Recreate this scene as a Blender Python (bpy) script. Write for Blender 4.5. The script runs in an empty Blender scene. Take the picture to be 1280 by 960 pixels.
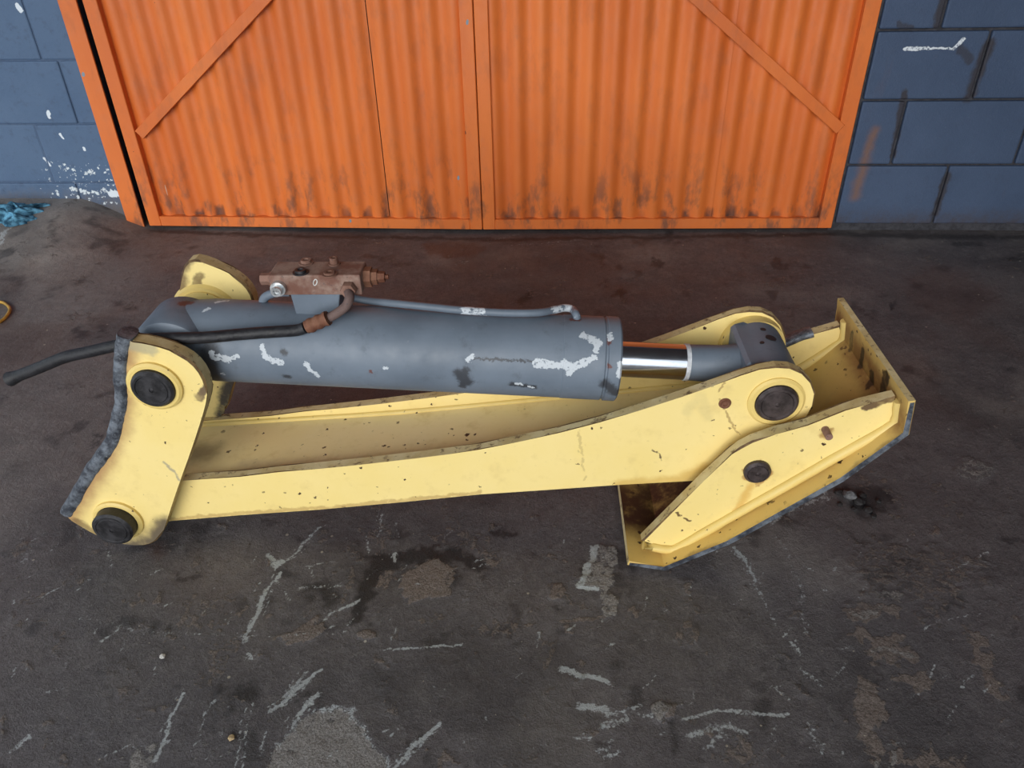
import bpy, bmesh, math, random
import numpy as np
from mathutils import Vector, Matrix

random.seed(7)
sc = bpy.context.scene
col = sc.collection

# ------------------------------------------------------------------ camera
F, PITCH, ROLL, YAW, WALL_Y, CAM_H = 961.0, 0.59156, -0.02401, -0.070557, 2.538, 1.05494
fw = np.array([math.sin(YAW)*math.cos(PITCH), math.cos(YAW)*math.cos(PITCH), -math.sin(PITCH)])
r0 = np.array([math.cos(YAW), -math.sin(YAW), 0.0]); u0 = np.cross(r0, fw)
cr = r0*math.cos(ROLL)+u0*math.sin(ROLL); cu = -r0*math.sin(ROLL)+u0*math.cos(ROLL)
CAM = np.array([0, 0, CAM_H])
cd = bpy.data.cameras.new('camera'); cam = bpy.data.objects.new('camera', cd); col.objects.link(cam)
cd.sensor_width = 36; cd.lens = F/1280*36; cd.clip_start = 0.02
M = Matrix.Identity(4)
for i in range(3):
    M[i][0], M[i][1], M[i][2], M[i][3] = cr[i], cu[i], -fw[i], CAM[i]
cam.matrix_world = M
sc.camera = cam

# ------------------------------------------------------------------ sky, light, exposure
SKY = (0.80, 0.90, 1.0); SKY_STRENGTH = 1.0
w = bpy.data.worlds.new('overcast_sky'); sc.world = w; w.use_nodes = True
bg = w.node_tree.nodes['Background']; bg.inputs[0].default_value = (*SKY, 1); bg.inputs[1].default_value = SKY_STRENGTH
sd = bpy.data.lights.new('hazy_sun', 'SUN'); sun = bpy.data.objects.new('hazy_sun', sd); col.objects.link(sun)
sd.energy = 1.3; sd.angle = math.radians(40); sd.color = (1.0, 0.96, 0.9)
sun.rotation_euler = Vector((0.16, 0.95, -0.30)).to_track_quat('-Z', 'Y').to_euler()
vs = sc.view_settings
vs.view_transform = 'Standard'; vs.look = 'None'; vs.gamma = 1.0; vs.use_curve_mapping = False
vs.exposure = 0.74

# ------------------------------------------------------------------ pixel -> place
def ray(x, y): return fw+cr*(x-640)/F-cu*(y-480)/F
def on_plane_y(x, y, Y): d = ray(x, y); return CAM+d*(Y/d[1])
def on_floor(x, y, z=0.0): d = ray(x, y); return CAM+d*((z-CAM_H)/d[2])
# the leg's own frame: x along its length, y away from the camera, z up
TH = math.radians(-1.5); VC = 1.14
UX = np.array([math.cos(TH), -math.sin(TH), 0]); VX = np.array([math.sin(TH), math.cos(TH), 0])
def loc(P): return np.array([P@UX, P@VX-VC, P[2]])
def LP(x, y, yl):                       # pixel on the leg's plane y = yl -> (u, z)
    d = ray(x, y); t = (VC+yl-CAM@VX)/(d@VX); P = CAM+t*d
    return (P@UX, P[2])
def LPs(pts, yl): return [LP(x, y, yl) for x, y in pts]

# ------------------------------------------------------------------ node helpers
class NT:
    def __init__(s, name):
        s.m = bpy.data.materials.new(name); s.m.use_nodes = True
        s.t = s.m.node_tree; s.n = s.t.nodes; s.l = s.t.links
        s.b = s.n['Principled BSDF']
    def set(s, sock, v):
        if v is None: return
        if isinstance(v, bpy.types.NodeSocket): s.l.new(v, sock)
        elif isinstance(v, (tuple, list)) and sock.type == 'RGBA' and len(v) == 3: sock.default_value = (*v, 1)
        else: sock.default_value = v
    def node(s, typ, ins={}, out=0, **kw):
        n = s.n.new(typ)
        for k, v in kw.items(): setattr(n, k, v)
        for k, v in ins.items(): s.set(n.inputs[k], v)
        return n.outputs[out]
    def obj(s): return s.node('ShaderNodeTexCoord', out=3)
    def pos(s): return s.node('ShaderNodeNewGeometry', out=0)
    def noise(s, v, scale, detail=4, rough=.6, dist=0, out=0):
        return s.node('ShaderNodeTexNoise', {'Vector': v, 'Scale': scale, 'Detail': detail, 'Roughness': rough, 'Distortion': dist}, out=out)
    def math(s, op, a, b=None, c=None, clamp=False):
        n = s.n.new('ShaderNodeMath'); n.operation = op; n.use_clamp = clamp
        for i, v in enumerate((a, b, c)): s.set(n.inputs[i], v)
        return n.outputs[0]
    def vmath(s, op, a, b=None, out=0):
        n = s.n.new('ShaderNodeVectorMath'); n.operation = op
        s.set(n.inputs[0], a)
        if b is not None:
            if op == 'SCALE': s.set(n.inputs['Scale'], b)
            else: s.set(n.inputs[1], b)
        return n.outputs[out]
    def ramp(s, v, lo, hi, a=0.0, b=1.0, smooth=True):
        n = s.n.new('ShaderNodeMapRange'); n.interpolation_type = 'SMOOTHSTEP' if smooth else 'LINEAR'
        for k, x in zip(('Value', 'From Min', 'From Max', 'To Min', 'To Max'), (v, lo, hi, a, b)): s.set(n.inputs[k], x)
        return n.outputs[0]
    def mix(s, f, a, b, mode='MIX'):
        n = s.n.new('ShaderNodeMix'); n.data_type = 'RGBA'; n.blend_type = mode
        s.set(n.inputs[0], f); s.set(n.inputs[6], a); s.set(n.inputs[7], b)
        return n.outputs[2]
    def sep(s, v):
        n = s.n.new('ShaderNodeSeparateXYZ'); s.set(n.inputs[0], v); return n.outputs
    def scale(s, v, xyz): return s.vmath('MULTIPLY', v, xyz)
    def seg(s, v, a, b, width):
        n = s.n.new('ShaderNodeGroup'); n.node_tree = seg_group()
        s.set(n.inputs[0], v); n.inputs[1].default_value = a; n.inputs[2].default_value = b; n.inputs[3].default_value = width
        return n.outputs[0]
    def segs(s, v, lst):
        o = None
        for a, b, wd in lst:
            q = s.seg(v, a, b, wd); o = q if o is None else s.math('MAXIMUM', o, q)
        return o
    def warp(s, v, scale, amt):
        nz = s.noise(v, scale, 3, .6, out=1)
        return s.vmath('ADD', v, s.vmath('SCALE', s.vmath('SUBTRACT', nz, (.5, .5, .5)), amt))
    def bump(s, h, strength, dist):
        s.set(s.b.inputs['Normal'], s.node('ShaderNodeBump', {'Height': h, 'Strength': strength, 'Distance': dist}))
    def done(s, color=None, rough=None, metal=None, spec=None):
        s.set(s.b.inputs['Base Color'], color); s.set(s.b.inputs['Roughness'], rough)
        s.set(s.b.inputs['Metallic'], metal); s.set(s.b.inputs['Specular IOR Level'], spec)
        return s.m

_seg = None
def seg_group():
    """1 on the segment a-b, falling to 0 at the given width"""
    global _seg
    if _seg: return _seg
    g = bpy.data.node_groups.new('segment_mask', 'ShaderNodeTree')
    for nm, tp in (('Vector', 'NodeSocketVector'), ('A', 'NodeSocketVector'), ('B', 'NodeSocketVector'), ('Width', 'NodeSocketFloat')):
        g.interface.new_socket(nm, in_out='INPUT', socket_type=tp)
    g.interface.new_socket('Mask', in_out='OUTPUT', socket_type='NodeSocketFloat')
    gi = g.nodes.new('NodeGroupInput'); go = g.nodes.new('NodeGroupOutput')
    def vm(op, a, b):
        n = g.nodes.new('ShaderNodeVectorMath'); n.operation = op; g.links.new(a, n.inputs[0])
        if b is not None: g.links.new(b, n.inputs['Scale'] if op == 'SCALE' else n.inputs[1])
        return n
    pa = vm('SUBTRACT', gi.outputs[0], gi.outputs[1]).outputs[0]
    ba = vm('SUBTRACT', gi.outputs[2], gi.outputs[1]).outputs[0]
    d1 = vm('DOT_PRODUCT', pa, ba).outputs['Value']; d2 = vm('DOT_PRODUCT', ba, ba).outputs['Value']
    dv = g.nodes.new('ShaderNodeMath'); dv.operation = 'DIVIDE'; dv.use_clamp = True
    g.links.new(d1, dv.inputs[0]); g.links.new(d2, dv.inputs[1])
    h = vm('SCALE', ba, dv.outputs[0]).outputs[0]
    df = vm('SUBTRACT', pa, h).outputs[0]
    ln = vm('LENGTH', df, None).outputs['Value']
    mr = g.nodes.new('ShaderNodeMapRange'); mr.interpolation_type = 'LINEAR'
    g.links.new(ln, mr.inputs['Value']); g.links.new(gi.outputs[3], mr.inputs['From Min'])
    mr.inputs['From Max'].default_value = 0.0; mr.inputs['To Min'].default_value = 0; mr.inputs['To Max'].default_value = 1
    g.links.new(mr.outputs[0], go.inputs[0])
    _seg = g; return g

# ------------------------------------------------------------------ mesh helpers
def tag(o, label=None, cat=None, group=None, kind=None):
    for k, v in (('label', label), ('category', cat), ('group', group), ('kind', kind)):
        if v: o[k] = v
    return o
def link(name, me, parent=None):
    o = bpy.data.objects.new(name, me); col.objects.link(o)
    if parent: o.parent = parent
    return o
def fin(name, bm, mats, parent=None, smooth=None):
    bmesh.ops.recalc_face_normals(bm, faces=bm.faces)
    if smooth is not None:
        for f in bm.faces: f.smooth = True
        for e in bm.edges:
            e.smooth = not (len(e.link_faces) == 2 and e.calc_face_angle(0) > math.radians(smooth))
    me = bpy.data.meshes.new(name); bm.to_mesh(me); bm.free()
    for m in (mats if isinstance(mats, (list, tuple)) else [mats]): me.materials.append(m)
    return link(name, me, parent)
def rounded(pts, n=1, closed=True):
    """corner cutting"""
    for _ in range(n):
        out = []; N = len(pts)
        for i in range(N if closed else N-1):
            a, b = np.array(pts[i]), np.array(pts[(i+1) % N])
            out += [tuple(a*.75+b*.25), tuple(a*.25+b*.75)]
        if not closed: out = [pts[0]]+out[1:-1]+[pts[-1]]
        pts = out
    return pts
def prism(bm, prof, y0, y1, bev=0.003, mi=(0, 1), ei=None):
    """profile in x-z pushed from y0 to y1; slot mi[0] on the two faces, mi[1] on rim and worn edge"""
    A = [bm.verts.new((x, y0, z)) for x, z in prof]
    B = [bm.verts.new((x, y1, z)) for x, z in prof]
    fa = bm.faces.new(A); fb = bm.faces.new(B[::-1])
    rim = []
    for i in range(len(A)):
        j = (i+1) % len(A)
        rim.append(bm.faces.new((A[i], B[i], B[j], A[j])))
    for f in (fa, fb): f.material_index = mi[0]
    for f in rim: f.material_index = mi[1]
    if bev:
        es = list(fa.edges)+list(fb.edges)
        r = bmesh.ops.bevel(bm, geom=es, offset=bev, segments=1, affect='EDGES', profile=.5, material=mi[1] if ei is None else ei)
def box(bm, lo, hi, bev=0.0, mi=0, seg=1):
    r = bmesh.ops.create_cube(bm, size=1)['verts']
    for v in r:
        v.co = Vector([lo[k]+(hi[k]-lo[k])*(v.co[k]+.5) for k in range(3)])
    fs = set(f for v in r for f in v.link_faces)
    for f in fs: f.material_index = mi
    if bev:
        es = set(e for v in r for e in v.link_edges)
        bmesh.ops.bevel(bm, geom=list(es), offset=bev, segments=seg, affect='EDGES', profile=.5)
def frame_of(d):
    d = Vector(d).normalized(); up = Vector((0, 0, 1)) if abs(d.z) < .9 else Vector((0, 1, 0))
    a = d.cross(up).normalized(); b = a.cross(d).normalized(); return a, b
def lathe(bm, org, axis, prof, n=32, mi=0, cap=True):
    """prof: (distance along axis, radius)"""
    org = Vector(org); ax = Vector(axis).normalized(); a, b = frame_of(ax)
    rings = []
    for s, r in prof:
        if r < 1e-6: rings.append([bm.verts.new(org+ax*s)]); continue
        rings.append([bm.verts.new(org+ax*s+(a*math.cos(t)+b*math.sin(t))*r) for t in [2*math.pi*i/n for i in range(n)]])
    fs = []
    for R0, R1 in zip(rings, rings[1:]):
        for i in range(n):
            j = (i+1) % n
            if len(R0) == 1 and len(R1) == 1: continue
            if len(R0) == 1: q = (R0[0], R1[i], R1[j])
            elif len(R1) == 1: q = (R0[i], R1[0], R0[j])
            else: q = (R0[i], R1[i], R1[j], R0[j])
            fs.append(bm.faces.new(q))
    if cap:
        for R_ in (rings[0], rings[-1]):
            if len(R_) > 2: fs.append(bm.faces.new(R_))
    for f in fs: f.material_index = mi
    return fs
def catmull(pts, k=6):
    P = [np.array(p, float) for p in pts]; P = [2*P[0]-P[1]]+P+[2*P[-1]-P[-2]]; out = []
    for i in range(1, len(P)-2):
        for t in np.linspace(0, 1, k, endpoint=False):
            a, b, c, d = P[i-1], P[i], P[i+1], P[i+2]
            out.append(.5*((2*b)+(-a+c)*t+(2*a-5*b+4*c-d)*t*t+(-a+3*b-3*c+d)*t**3))
    out.append(P[-2]); return out
def tube(bm, pts, rad, n=12, k=6, mi=0, lump=0.0):
    C = [Vector(p) for p in (catmull(pts, k) if k else pts)]
    rings = []; a = None
    for i, c in enumerate(C):
        d = (C[min(i+1, len(C)-1)]-C[max(i-1, 0)]).normalized()
        if a is None: a, b = frame_of(d)
        else:
            a = (a-d*a.dot(d)).normalized(); b = d.cross(a)
        r = rad(i/(len(C)-1)) if callable(rad) else rad
        rings.append([bm.verts.new(c+(a*math.cos(t)+b*math.sin(t))*r*(1+random.uniform(-lump, lump))) for t in [2*math.pi*q/n for q in range(n)]])
    for R0, R1 in zip(rings, rings[1:]):
        for i in range(n):
            j = (i+1) % n; bm.faces.new((R0[i], R1[i], R1[j], R0[j])).material_index = mi
    bm.faces.new(rings[0]).material_index = mi; bm.faces.new(rings[-1]).material_index = mi

# ------------------------------------------------------------------ numpy value noise for the floor marks
_rng = np.random.default_rng(5); _tab = _rng.random((256, 256))
def vnoise(x, y):
    xi = np.floor(x).astype(int); yi = np.floor(y).astype(int); fx = x-xi; fy = y-yi
    fx = fx*fx*(3-2*fx); fy = fy*fy*(3-2*fy); t = lambda a, b: _tab[a % 256, b % 256]
    return (t(xi, yi)*(1-fx)+t(xi+1, yi)*fx)*(1-fy)+(t(xi, yi+1)*(1-fx)+t(xi+1, yi+1)*fx)*fy
def fbm(x, y, s, o=4):
    v = 0; a = .5; tot = 0
    for i in range(o):
        v = v+a*vnoise(x*s+17.3*i, y*s+9.1*i); tot += a; a *= .55; s *= 2.03
    return v/tot
def sstep(a, b, x):
    t = np.clip((x-a)/(b-a), 0, 1); return t*t*(3-2*t)

# ================================================================== MATERIALS
def mat_floor():
    m = NT('stained_concrete'); P = m.pos()
    at = m.node('ShaderNodeAttribute', attribute_name='marks', out=0); sp = m.n.new('ShaderNodeSeparateColor'); m.l.new(at, sp.inputs[0])
    at2 = m.node('ShaderNodeAttribute', attribute_name='marks_b', out=0); sp2 = m.n.new('ShaderNodeSeparateColor'); m.l.new(at2, sp2.inputs[0])
    pale, dark, tan = sp.outputs; white, rust, grey = sp2.outputs
    n1 = m.noise(P, 2.2, 6, .65); n2 = m.noise(P, 9, 8, .7, .4); n3 = m.noise(P, 70, 6, .75); n4 = m.noise(P, 300, 4, .75); n5 = m.noise(P, 38, 8, .8, .6)
    def broken(mask, nz, soft=.10, lo=.30, hi=.70):     # a mark that breaks up into crumbs where it thins out
        t = m.math('SUBTRACT', 1.0, m.ramp(nz, lo, hi, 0, 1, False))
        return m.math('MULTIPLY', m.ramp(m.math('SUBTRACT', mask, m.math('MULTIPLY', t, .92)), -soft, soft), m.ramp(mask, .02, .12))
    c = m.mix(m.ramp(n1, .35, .65), (.086, .078, .083), (.116, .103, .106))
    c = m.mix(m.math('MULTIPLY', m.ramp(n5, .45, .70), .8), c, (.160, .147, .149))
    c = m.mix(m.math('MULTIPLY', m.ramp(n3, .52, .74), .8), c, (.040, .036, .040))
    c = m.mix(m.math('MULTIPLY', m.ramp(n4, .54, .74), .55), c, (.24, .222, .22))
    c = m.mix(m.math('MULTIPLY', m.ramp(n4, .46, .30), .55), c, (.020, .018, .018))
    c = m.mix(m.math('MULTIPLY', grey, m.ramp(n5, .25, .6, .45, 1)), c, (.285, .258, .236))
    tanb = broken(tan, n3); paleb = broken(pale, n3); whb = broken(white, m.noise(P, 170, 5, .75), .14)
    c = m.mix(dark, c, (.013, .012, .014))
    c = m.mix(rust, c, (.085, .032, .018))
    c = m.mix(m.math('MULTIPLY', tanb, .85), c, m.mix(m.ramp(n4, .35, .65), (.11, .086, .074), (.25, .205, .18)))
    c = m.mix(m.math('MULTIPLY', paleb, .9), c, m.mix(m.ramp(n4, .35, .65), (.16, .148, .140), (.34, .32, .305)))
    c = m.mix(m.math('MULTIPLY', whb, .8), c, (.44, .47, .48))
    # tiny white and yellow specks
    for scl, th in ((26, .55), (60, .72)):
        vo = m.n.new('ShaderNodeTexVoronoi'); vo.inputs['Scale'].default_value = scl; m.l.new(P, vo.inputs['Vector'])
        rnd = m.sep(vo.outputs['Color'])
        spk = m.math('MULTIPLY', m.math('LESS_THAN', vo.outputs['Distance'], m.math('MULTIPLY', rnd[1], .08)), m.math('GREATER_THAN', rnd[0], th))
        c = m.mix(m.math('MULTIPLY', spk, .8), c, (.40, .36, .29))
    h = m.math('ADD', m.math('MULTIPLY', n3, .6), m.math('MULTIPLY', n4, .4))
    h = m.math('ADD', h, m.math('MULTIPLY', n5, .6))
    h = m.math('ADD', h, m.math('MULTIPLY', m.math('ADD', tanb, paleb), m.math('MULTIPLY_ADD', n3, 1.2, .35)))
    m.bump(h, .75, .006)
    ro = m.ramp(n2, .3, .7, .50, .72); ro = m.math('SUBTRACT', ro, m.math('MULTIPLY', dark, .12))
    return m.done(c, ro, 0, .35)

def mat_block(name, dirty_shaded):
    m = NT(name); P = m.pos(); s = m.sep(P)
    n1 = m.noise(P, 3, 5, .6); n2 = m.noise(P, 40, 5, .7); n3 = m.noise(P, 200, 3, .6)
    c = m.mix(m.ramp(n1, .3, .7), (.048, .075, .135), (.062, .094, .165)) if dirty_shaded else m.mix(m.ramp(n1, .3, .7), (.066, .115, .205), (.085, .138, .230))  # right wall's darker blue: grime plus its dimmer light put into the paint
    c = m.mix(m.math('MULTIPLY', m.ramp(n2, .52, .75), .55), c, (.05, .07, .12))
    c = m.mix(m.math('MULTIPLY', m.ramp(n3, .6, .8), .35), c, (.14, .18, .25))
    # brown splash low down, broken by noise
    sp = m.math('MULTIPLY', m.ramp(m.math('ADD', s[2], m.math('MULTIPLY', n2, .10)), .15 if dirty_shaded else .21, .04 if dirty_shaded else .10), m.ramp(m.noise(P, 12, 5, .7), .25, .55))
    c = m.mix(m.math('MULTIPLY', sp, .85), c, (.055, .036, .028) if dirty_shaded else (.13, .11, .10))
    if dirty_shaded:
        q = lambda x, y: tuple(on_plane_y(x, y, WALL_Y))
        W = m.warp(P, 60, .012)
        mk = m.segs(W, [(q(1131, 61), q(1160, 60), .007), (q(1160, 60), q(1192, 60), .0045), (q(1192, 60), q(1199, 54), .007), (q(1199, 54), q(1204, 49), .008)])
        c = m.mix(m.math('MULTIPLY', m.ramp(mk, .1, .35), m.ramp(m.noise(P, 150, 4, .7), .36, .5)), c, (.66, .71, .76))
        W2 = m.warp(P, 25, .03)
        og = m.segs(W2, [(q(1092, 165), q(1068, 245), .03)])
        c = m.mix(m.math('MULTIPLY', m.ramp(og, .0, 1.2), .6), c, (.26, .11, .025))
        st = m.segs(W2, [(q(1237, 55), q(1212, 120), .03), (q(1130, 115), q(1117, 195), .018), (q(1184, 218), q(1168, 268), .022), (q(1180, 0), q(1172, 32), .02)])
        c = m.mix(m.math('MULTIPLY', m.ramp(st, .15, .7), .85), c, (.034, .028, .03))
        cr_ = m.segs(W2, [(q(1212, 75), q(1200, 62), .02), (q(1126, 30), q(1140, 33), .016)])
        c = m.mix(m.math('MULTIPLY', m.ramp(cr_, .1, .6), .6), c, (.034, .028, .03))
        ru = m.math('MULTIPLY', m.ramp(m.noise(m.scale(P, (9, 9, 1.3)), 1, 4, .6), .60, .75), .4)
        c = m.mix(ru, c, (.13, .07, .06))
    else:
        q = lambda x, y: tuple(on_plane_y(x, y, WALL_Y+.022))
        W = m.warp(P, 50, .02)
        zone = m.segs(W, [(q(75, 240), q(140, 238), .085), (q(60, 212), q(130, 212), .035)])
        vo = m.n.new('ShaderNodeTexVoronoi'); vo.inputs['Scale'].default_value = 70; m.l.new(m.warp(P, 160, .02), vo.inputs['Vector'])
        rnd = m.sep(vo.outputs['Color'])
        sp_ = m.math('LESS_THAN', vo.outputs['Distance'], m.math('MULTIPLY', m.math('MULTIPLY', rnd[0], zone), .75))
        c = m.mix(sp_, c, (.62, .68, .72))
        mk = m.segs(W, [(q(60, 139), q(62, 146), .008), (q(23, 8), q(25, 12), .011), (q(76, 168), q(79, 173), .006), (q(55, 198), q(63, 207), .007), (q(138, 243), q(148, 242), .013), (q(105, 185), q(106, 187), .006)])
        c = m.mix(m.ramp(mk, .15, .3), c, (.66, .72, .78))
    m.bump(m.math('ADD', n2, m.math('MULTIPLY', n3, .6)), .5, .004)
    return m.done(c, .62, 0, .3)

def mat_mortar(name, a, b):
    m = NT(name); P = m.pos(); n = m.noise(P, 50, 5, .7)
    m.bump(n, .6, .005)
    return m.done(m.mix(m.ramp(n, .35, .65), a, b), .85)

def mat_orange(name, sheet):
    m = NT(name); P = m.pos(); s = m.sep(P)
    n1 = m.noise(m.scale(P, (3, 3, .8)), 1.5, 5, .6); n2 = m.noise(P, 30, 6, .7); n3 = m.noise(P, 14, 4, .6)
    c = m.mix(m.ramp(n1, .3, .7), (.60, .135, .025), (.72, .185, .036))
    c = m.mix(m.math('MULTIPLY', m.ramp(n3, .5, .8), .35), c, (.55, .17, .07))
    # grey grime sitting in blotches, most of it in the lowest hand's breadth
    g = m.noise(m.scale(P, (16, 16, 7)), 1.0, 5, .65)
    low = m.ramp(s[2], .30, .04)
    gm = m.math('MULTIPLY', m.ramp(g, .50, .68), m.math('MULTIPLY_ADD', low, .62, .16))
    c = m.mix(gm, c, (.13, .065, .045))
    if sheet:
        dep = m.ramp(m.sep(m.obj())[1], .012, .020)      # dirt lodged in the foot of each valley
        lowest = m.ramp(m.math('ADD', s[2], m.math('MULTIPLY', m.math('SUBTRACT', n3, .5), .10)), .085, .055)
        c = m.mix(m.math('MULTIPLY', m.math('MULTIPLY', lowest, dep), m.ramp(m.noise(P, 3.5, 3, .5), .35, .6, .15, .85)), c, (.045, .032, .03))
    # dark nicks
    def chips(scale, th, rmax, stretch, colr, c, seed):
        vo = m.n.new('ShaderNodeTexVoronoi'); vo.inputs['Scale'].default_value = scale
        m.l.new(m.warp(m.vmath('ADD', m.scale(P, stretch), (seed, seed*.7, seed*.3)), 12, .03), vo.inputs['Vector'])
        rnd = m.sep(vo.outputs['Color'])
        k = m.math('MULTIPLY', m.math('LESS_THAN', vo.outputs['Distance'], m.math('MULTIPLY', rnd[1], rmax)), m.math('GREATER_THAN', rnd[0], th))
        return m.mix(k, c, colr)
    c = chips(15, .60, .11, (1, .2, .8), (.045, .02, .015), c, 3.1)
    c = chips(13, .80, .13, (1.4, .2, .8), (.20, .26, .31), c, 7.7)
    if sheet: c = chips(9, .90, .10, (4, .2, .30), (.60, .36, .25), c, 1.3)
    m.bump(m.math('ADD', n2, m.noise(P, 150, 3, .6)), .12, .003)
    return m.done(c, m.ramp(n2, .3, .7, .42, .6), 0, .4)

def mat_plain(name, c, rough=.6, metal=0, var=.25, scale=30, bump=.2, spec=.4, c2=None):
    m = NT(name); P = m.obj(); n = m.noise(P, scale, 5, .65); n2 = m.noise(P, scale*6, 3, .6)
    a = tuple(x*(1-var) for x in c); b = c2 or tuple(min(1, x*(1+var)) for x in c)
    k = m.mix(m.ramp(n, .35, .65), a, b)
    m.bump(m.math('ADD', n, m.math('MULTIPLY', n2, .4)), bump, .003)
    return m.done(k, m.ramp(n, .3, .7, rough-.08, rough+.08), metal, spec)

def mat_yellow(name, base=(.84, .665, .275), extra=None, chips=1.0, dirt=.35):
    m = NT(name); P = m.obj()
    n1 = m.noise(P, 5, 5, .6); n2 = m.noise(P, 22, 6, .65); n3 = m.noise(P, 120, 4, .6)
    c = m.mix(m.ramp(n1, .3, .7), base, tuple(x*y for x, y in zip(base, (.97, .95, .84))))
    c = m.mix(m.math('MULTIPLY', m.ramp(n2, .52, .78), dirt), c, (.56, .40, .15))
    c = m.mix(m.math('MULTIPLY', m.ramp(n3, .62, .8), dirt*.6), c, (.36, .25, .11))
    # flakes knocked out of the paint
    for sc_, th, rm, sd_ in ((30, .50, .15, 0), (75, .62, .24, 4.2)):
        vo = m.n.new('ShaderNodeTexVoronoi'); vo.inputs['Scale'].default_value = sc_
        m.l.new(m.warp(m.vmath('ADD', P, (sd_, sd_, sd_)), 140, .012), vo.inputs['Vector'])
        rnd = m.sep(vo.outputs['Color'])
        k = m.math('MULTIPLY', m.math('LESS_THAN', vo.outputs['Distance'], m.math('MULTIPLY', rnd[1], rm*chips)), m.math('GREATER_THAN', rnd[0], th))
        k = m.math('MULTIPLY', k, m.ramp(m.noise(P, 7, 3, .5), .38, .52))
        c = m.mix(k, c, (.055, .026, .014))
    W = m.warp(P, 45, .02)
    for lst, colr, lo, hi, amt in (extra or []):
        k = m.math('MULTIPLY', m.ramp(m.segs(W, lst), lo, hi), amt)
        k = m.math('MULTIPLY', k, m.ramp(n2, .25, .5, .55, 1))
        c = m.mix(k, c, colr)
    m.bump(m.math('ADD', n2, m.math('MULTIPLY', n3, .5)), .12, .002)
    return m.done(c, m.ramp(n2, .3, .7, .42, .58), 0, .4)

def mat_rim():
    m = NT('worn_yellow_edge'); P = m.obj(); n = m.noise(P, 60, 6, .7); n2 = m.noise(P, 18, 4, .6)
    c = m.mix(m.ramp(n2, .35, .65), (.50, .38, .17), (.62, .52, .29))
    c = m.mix(m.math('MULTIPLY', m.ramp(n, .54, .66), .85), c, (.10, .055, .03))
    m.bump(n, .4, .003)
    return m.done(c, .65, 0, .3)

def mat_cut():
    m = NT('torch_cut_steel'); P = m.obj(); n = m.noise(P, 70, 6, .7); n2 = m.noise(P, 180, 3, .6)
    n = m.noise(P, 42, 6, .72); c = m.mix(m.ramp(n, .36, .66), (.034, .038, .050), (.19, .215, .25))
    c = m.mix(m.ramp(n2, .64, .8), c, (.42, .45, .48))
    m.bump(m.math('ADD', n, m.math('MULTIPLY', n2, .5)), .6, .004)
    return m.done(c, .5, .35, .5)

def mat_grey(chip_list=None, dark_list=None, rust_list=None):
    m = NT('grey_cylinder_paint' if chip_list else 'grey_paint'); P = m.obj()
    n1 = m.noise(P, 6, 5, .6); n2 = m.noise(P, 30, 6, .7); n3 = m.noise(P, 160, 3, .6)
    c = m.mix(m.ramp(n1, .3, .7), (.112, .140, .178), (.155, .190, .236))
    c = m.mix(m.math('MULTIPLY', m.ramp(n2, .55, .75), .5), c, (.075, .088, .108))
    c = m.mix(m.math('MULTIPLY', m.ramp(n3, .66, .8), .5), c, (.20, .23, .26))
    W = m.warp(m.warp(P, 260, .008), 90, .012)
    if dark_list: c = m.mix(m.math('MULTIPLY', m.ramp(m.segs(W, dark_list), .1, .7), .85), c, (.028, .028, .032))
    if rust_list: c = m.mix(m.math('MULTIPLY', m.ramp(m.segs(W, rust_list), .1, .5), .85), c, (.13, .035, .022))
    if chip_list: c = m.mix(m.math('MULTIPLY', m.ramp(m.segs(W, chip_list), .30, .40), m.ramp(n3, .30, .45)), c, (.50, .54, .58))
    m.bump(m.math('ADD', n2, m.math('MULTIPLY', n3, .5)), .12, .002)
    return m.done(c, m.ramp(n2, .3, .7, .42, .6), 0, .4)

def mat_rusty(name, a=(.17, .085, .06), b=(.26, .15, .115), d=(.06, .05, .055)):
    m = NT(name); P = m.obj(); n = m.noise(P, 26, 6, .65); n2 = m.noise(P, 130, 4, .7)
    c = m.mix(m.ramp(n, .35, .65), a, b); c = m.mix(m.ramp(n2, .58, .75), c, d)
    m.bump(m.math('ADD', n, n2), .35, .003)
    return m.done(c, .7, .1, .3)

def mat_chrome():
    m = NT('hard_chrome'); P = m.obj(); n = m.noise(m.scale(P, (30, 200, 200)), 1, 4, .6)
    return m.done(m.mix(n, (.50, .51, .54), (.62, .63, .66)), m.ramp(n, .3, .7, .10, .20), 1.0)

# ================================================================== SETTING
M_floor = mat_floor()
M_blockL = mat_block('blue_painted_block', False); M_blockR = mat_block('blue_painted_block_grubby_shaded', True)
M_mortL = mat_mortar('painted_mortar', (.055, .090, .16), (.075, .115, .19)); M_mortR = mat_mortar('dark_mortar', (.022, .022, .028), (.05, .05, .06))
M_sheet = mat_orange('orange_sheet_paint', True); M_frame = mat_orange('orange_frame_paint', False)
M_shed = mat_plain('dull_roof_sheet', (.22, .22, .22), .8); M_inner = mat_plain('dark_plaster', (.06, .06, .065), .9)  # dark plaster of the unseen walls

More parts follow.
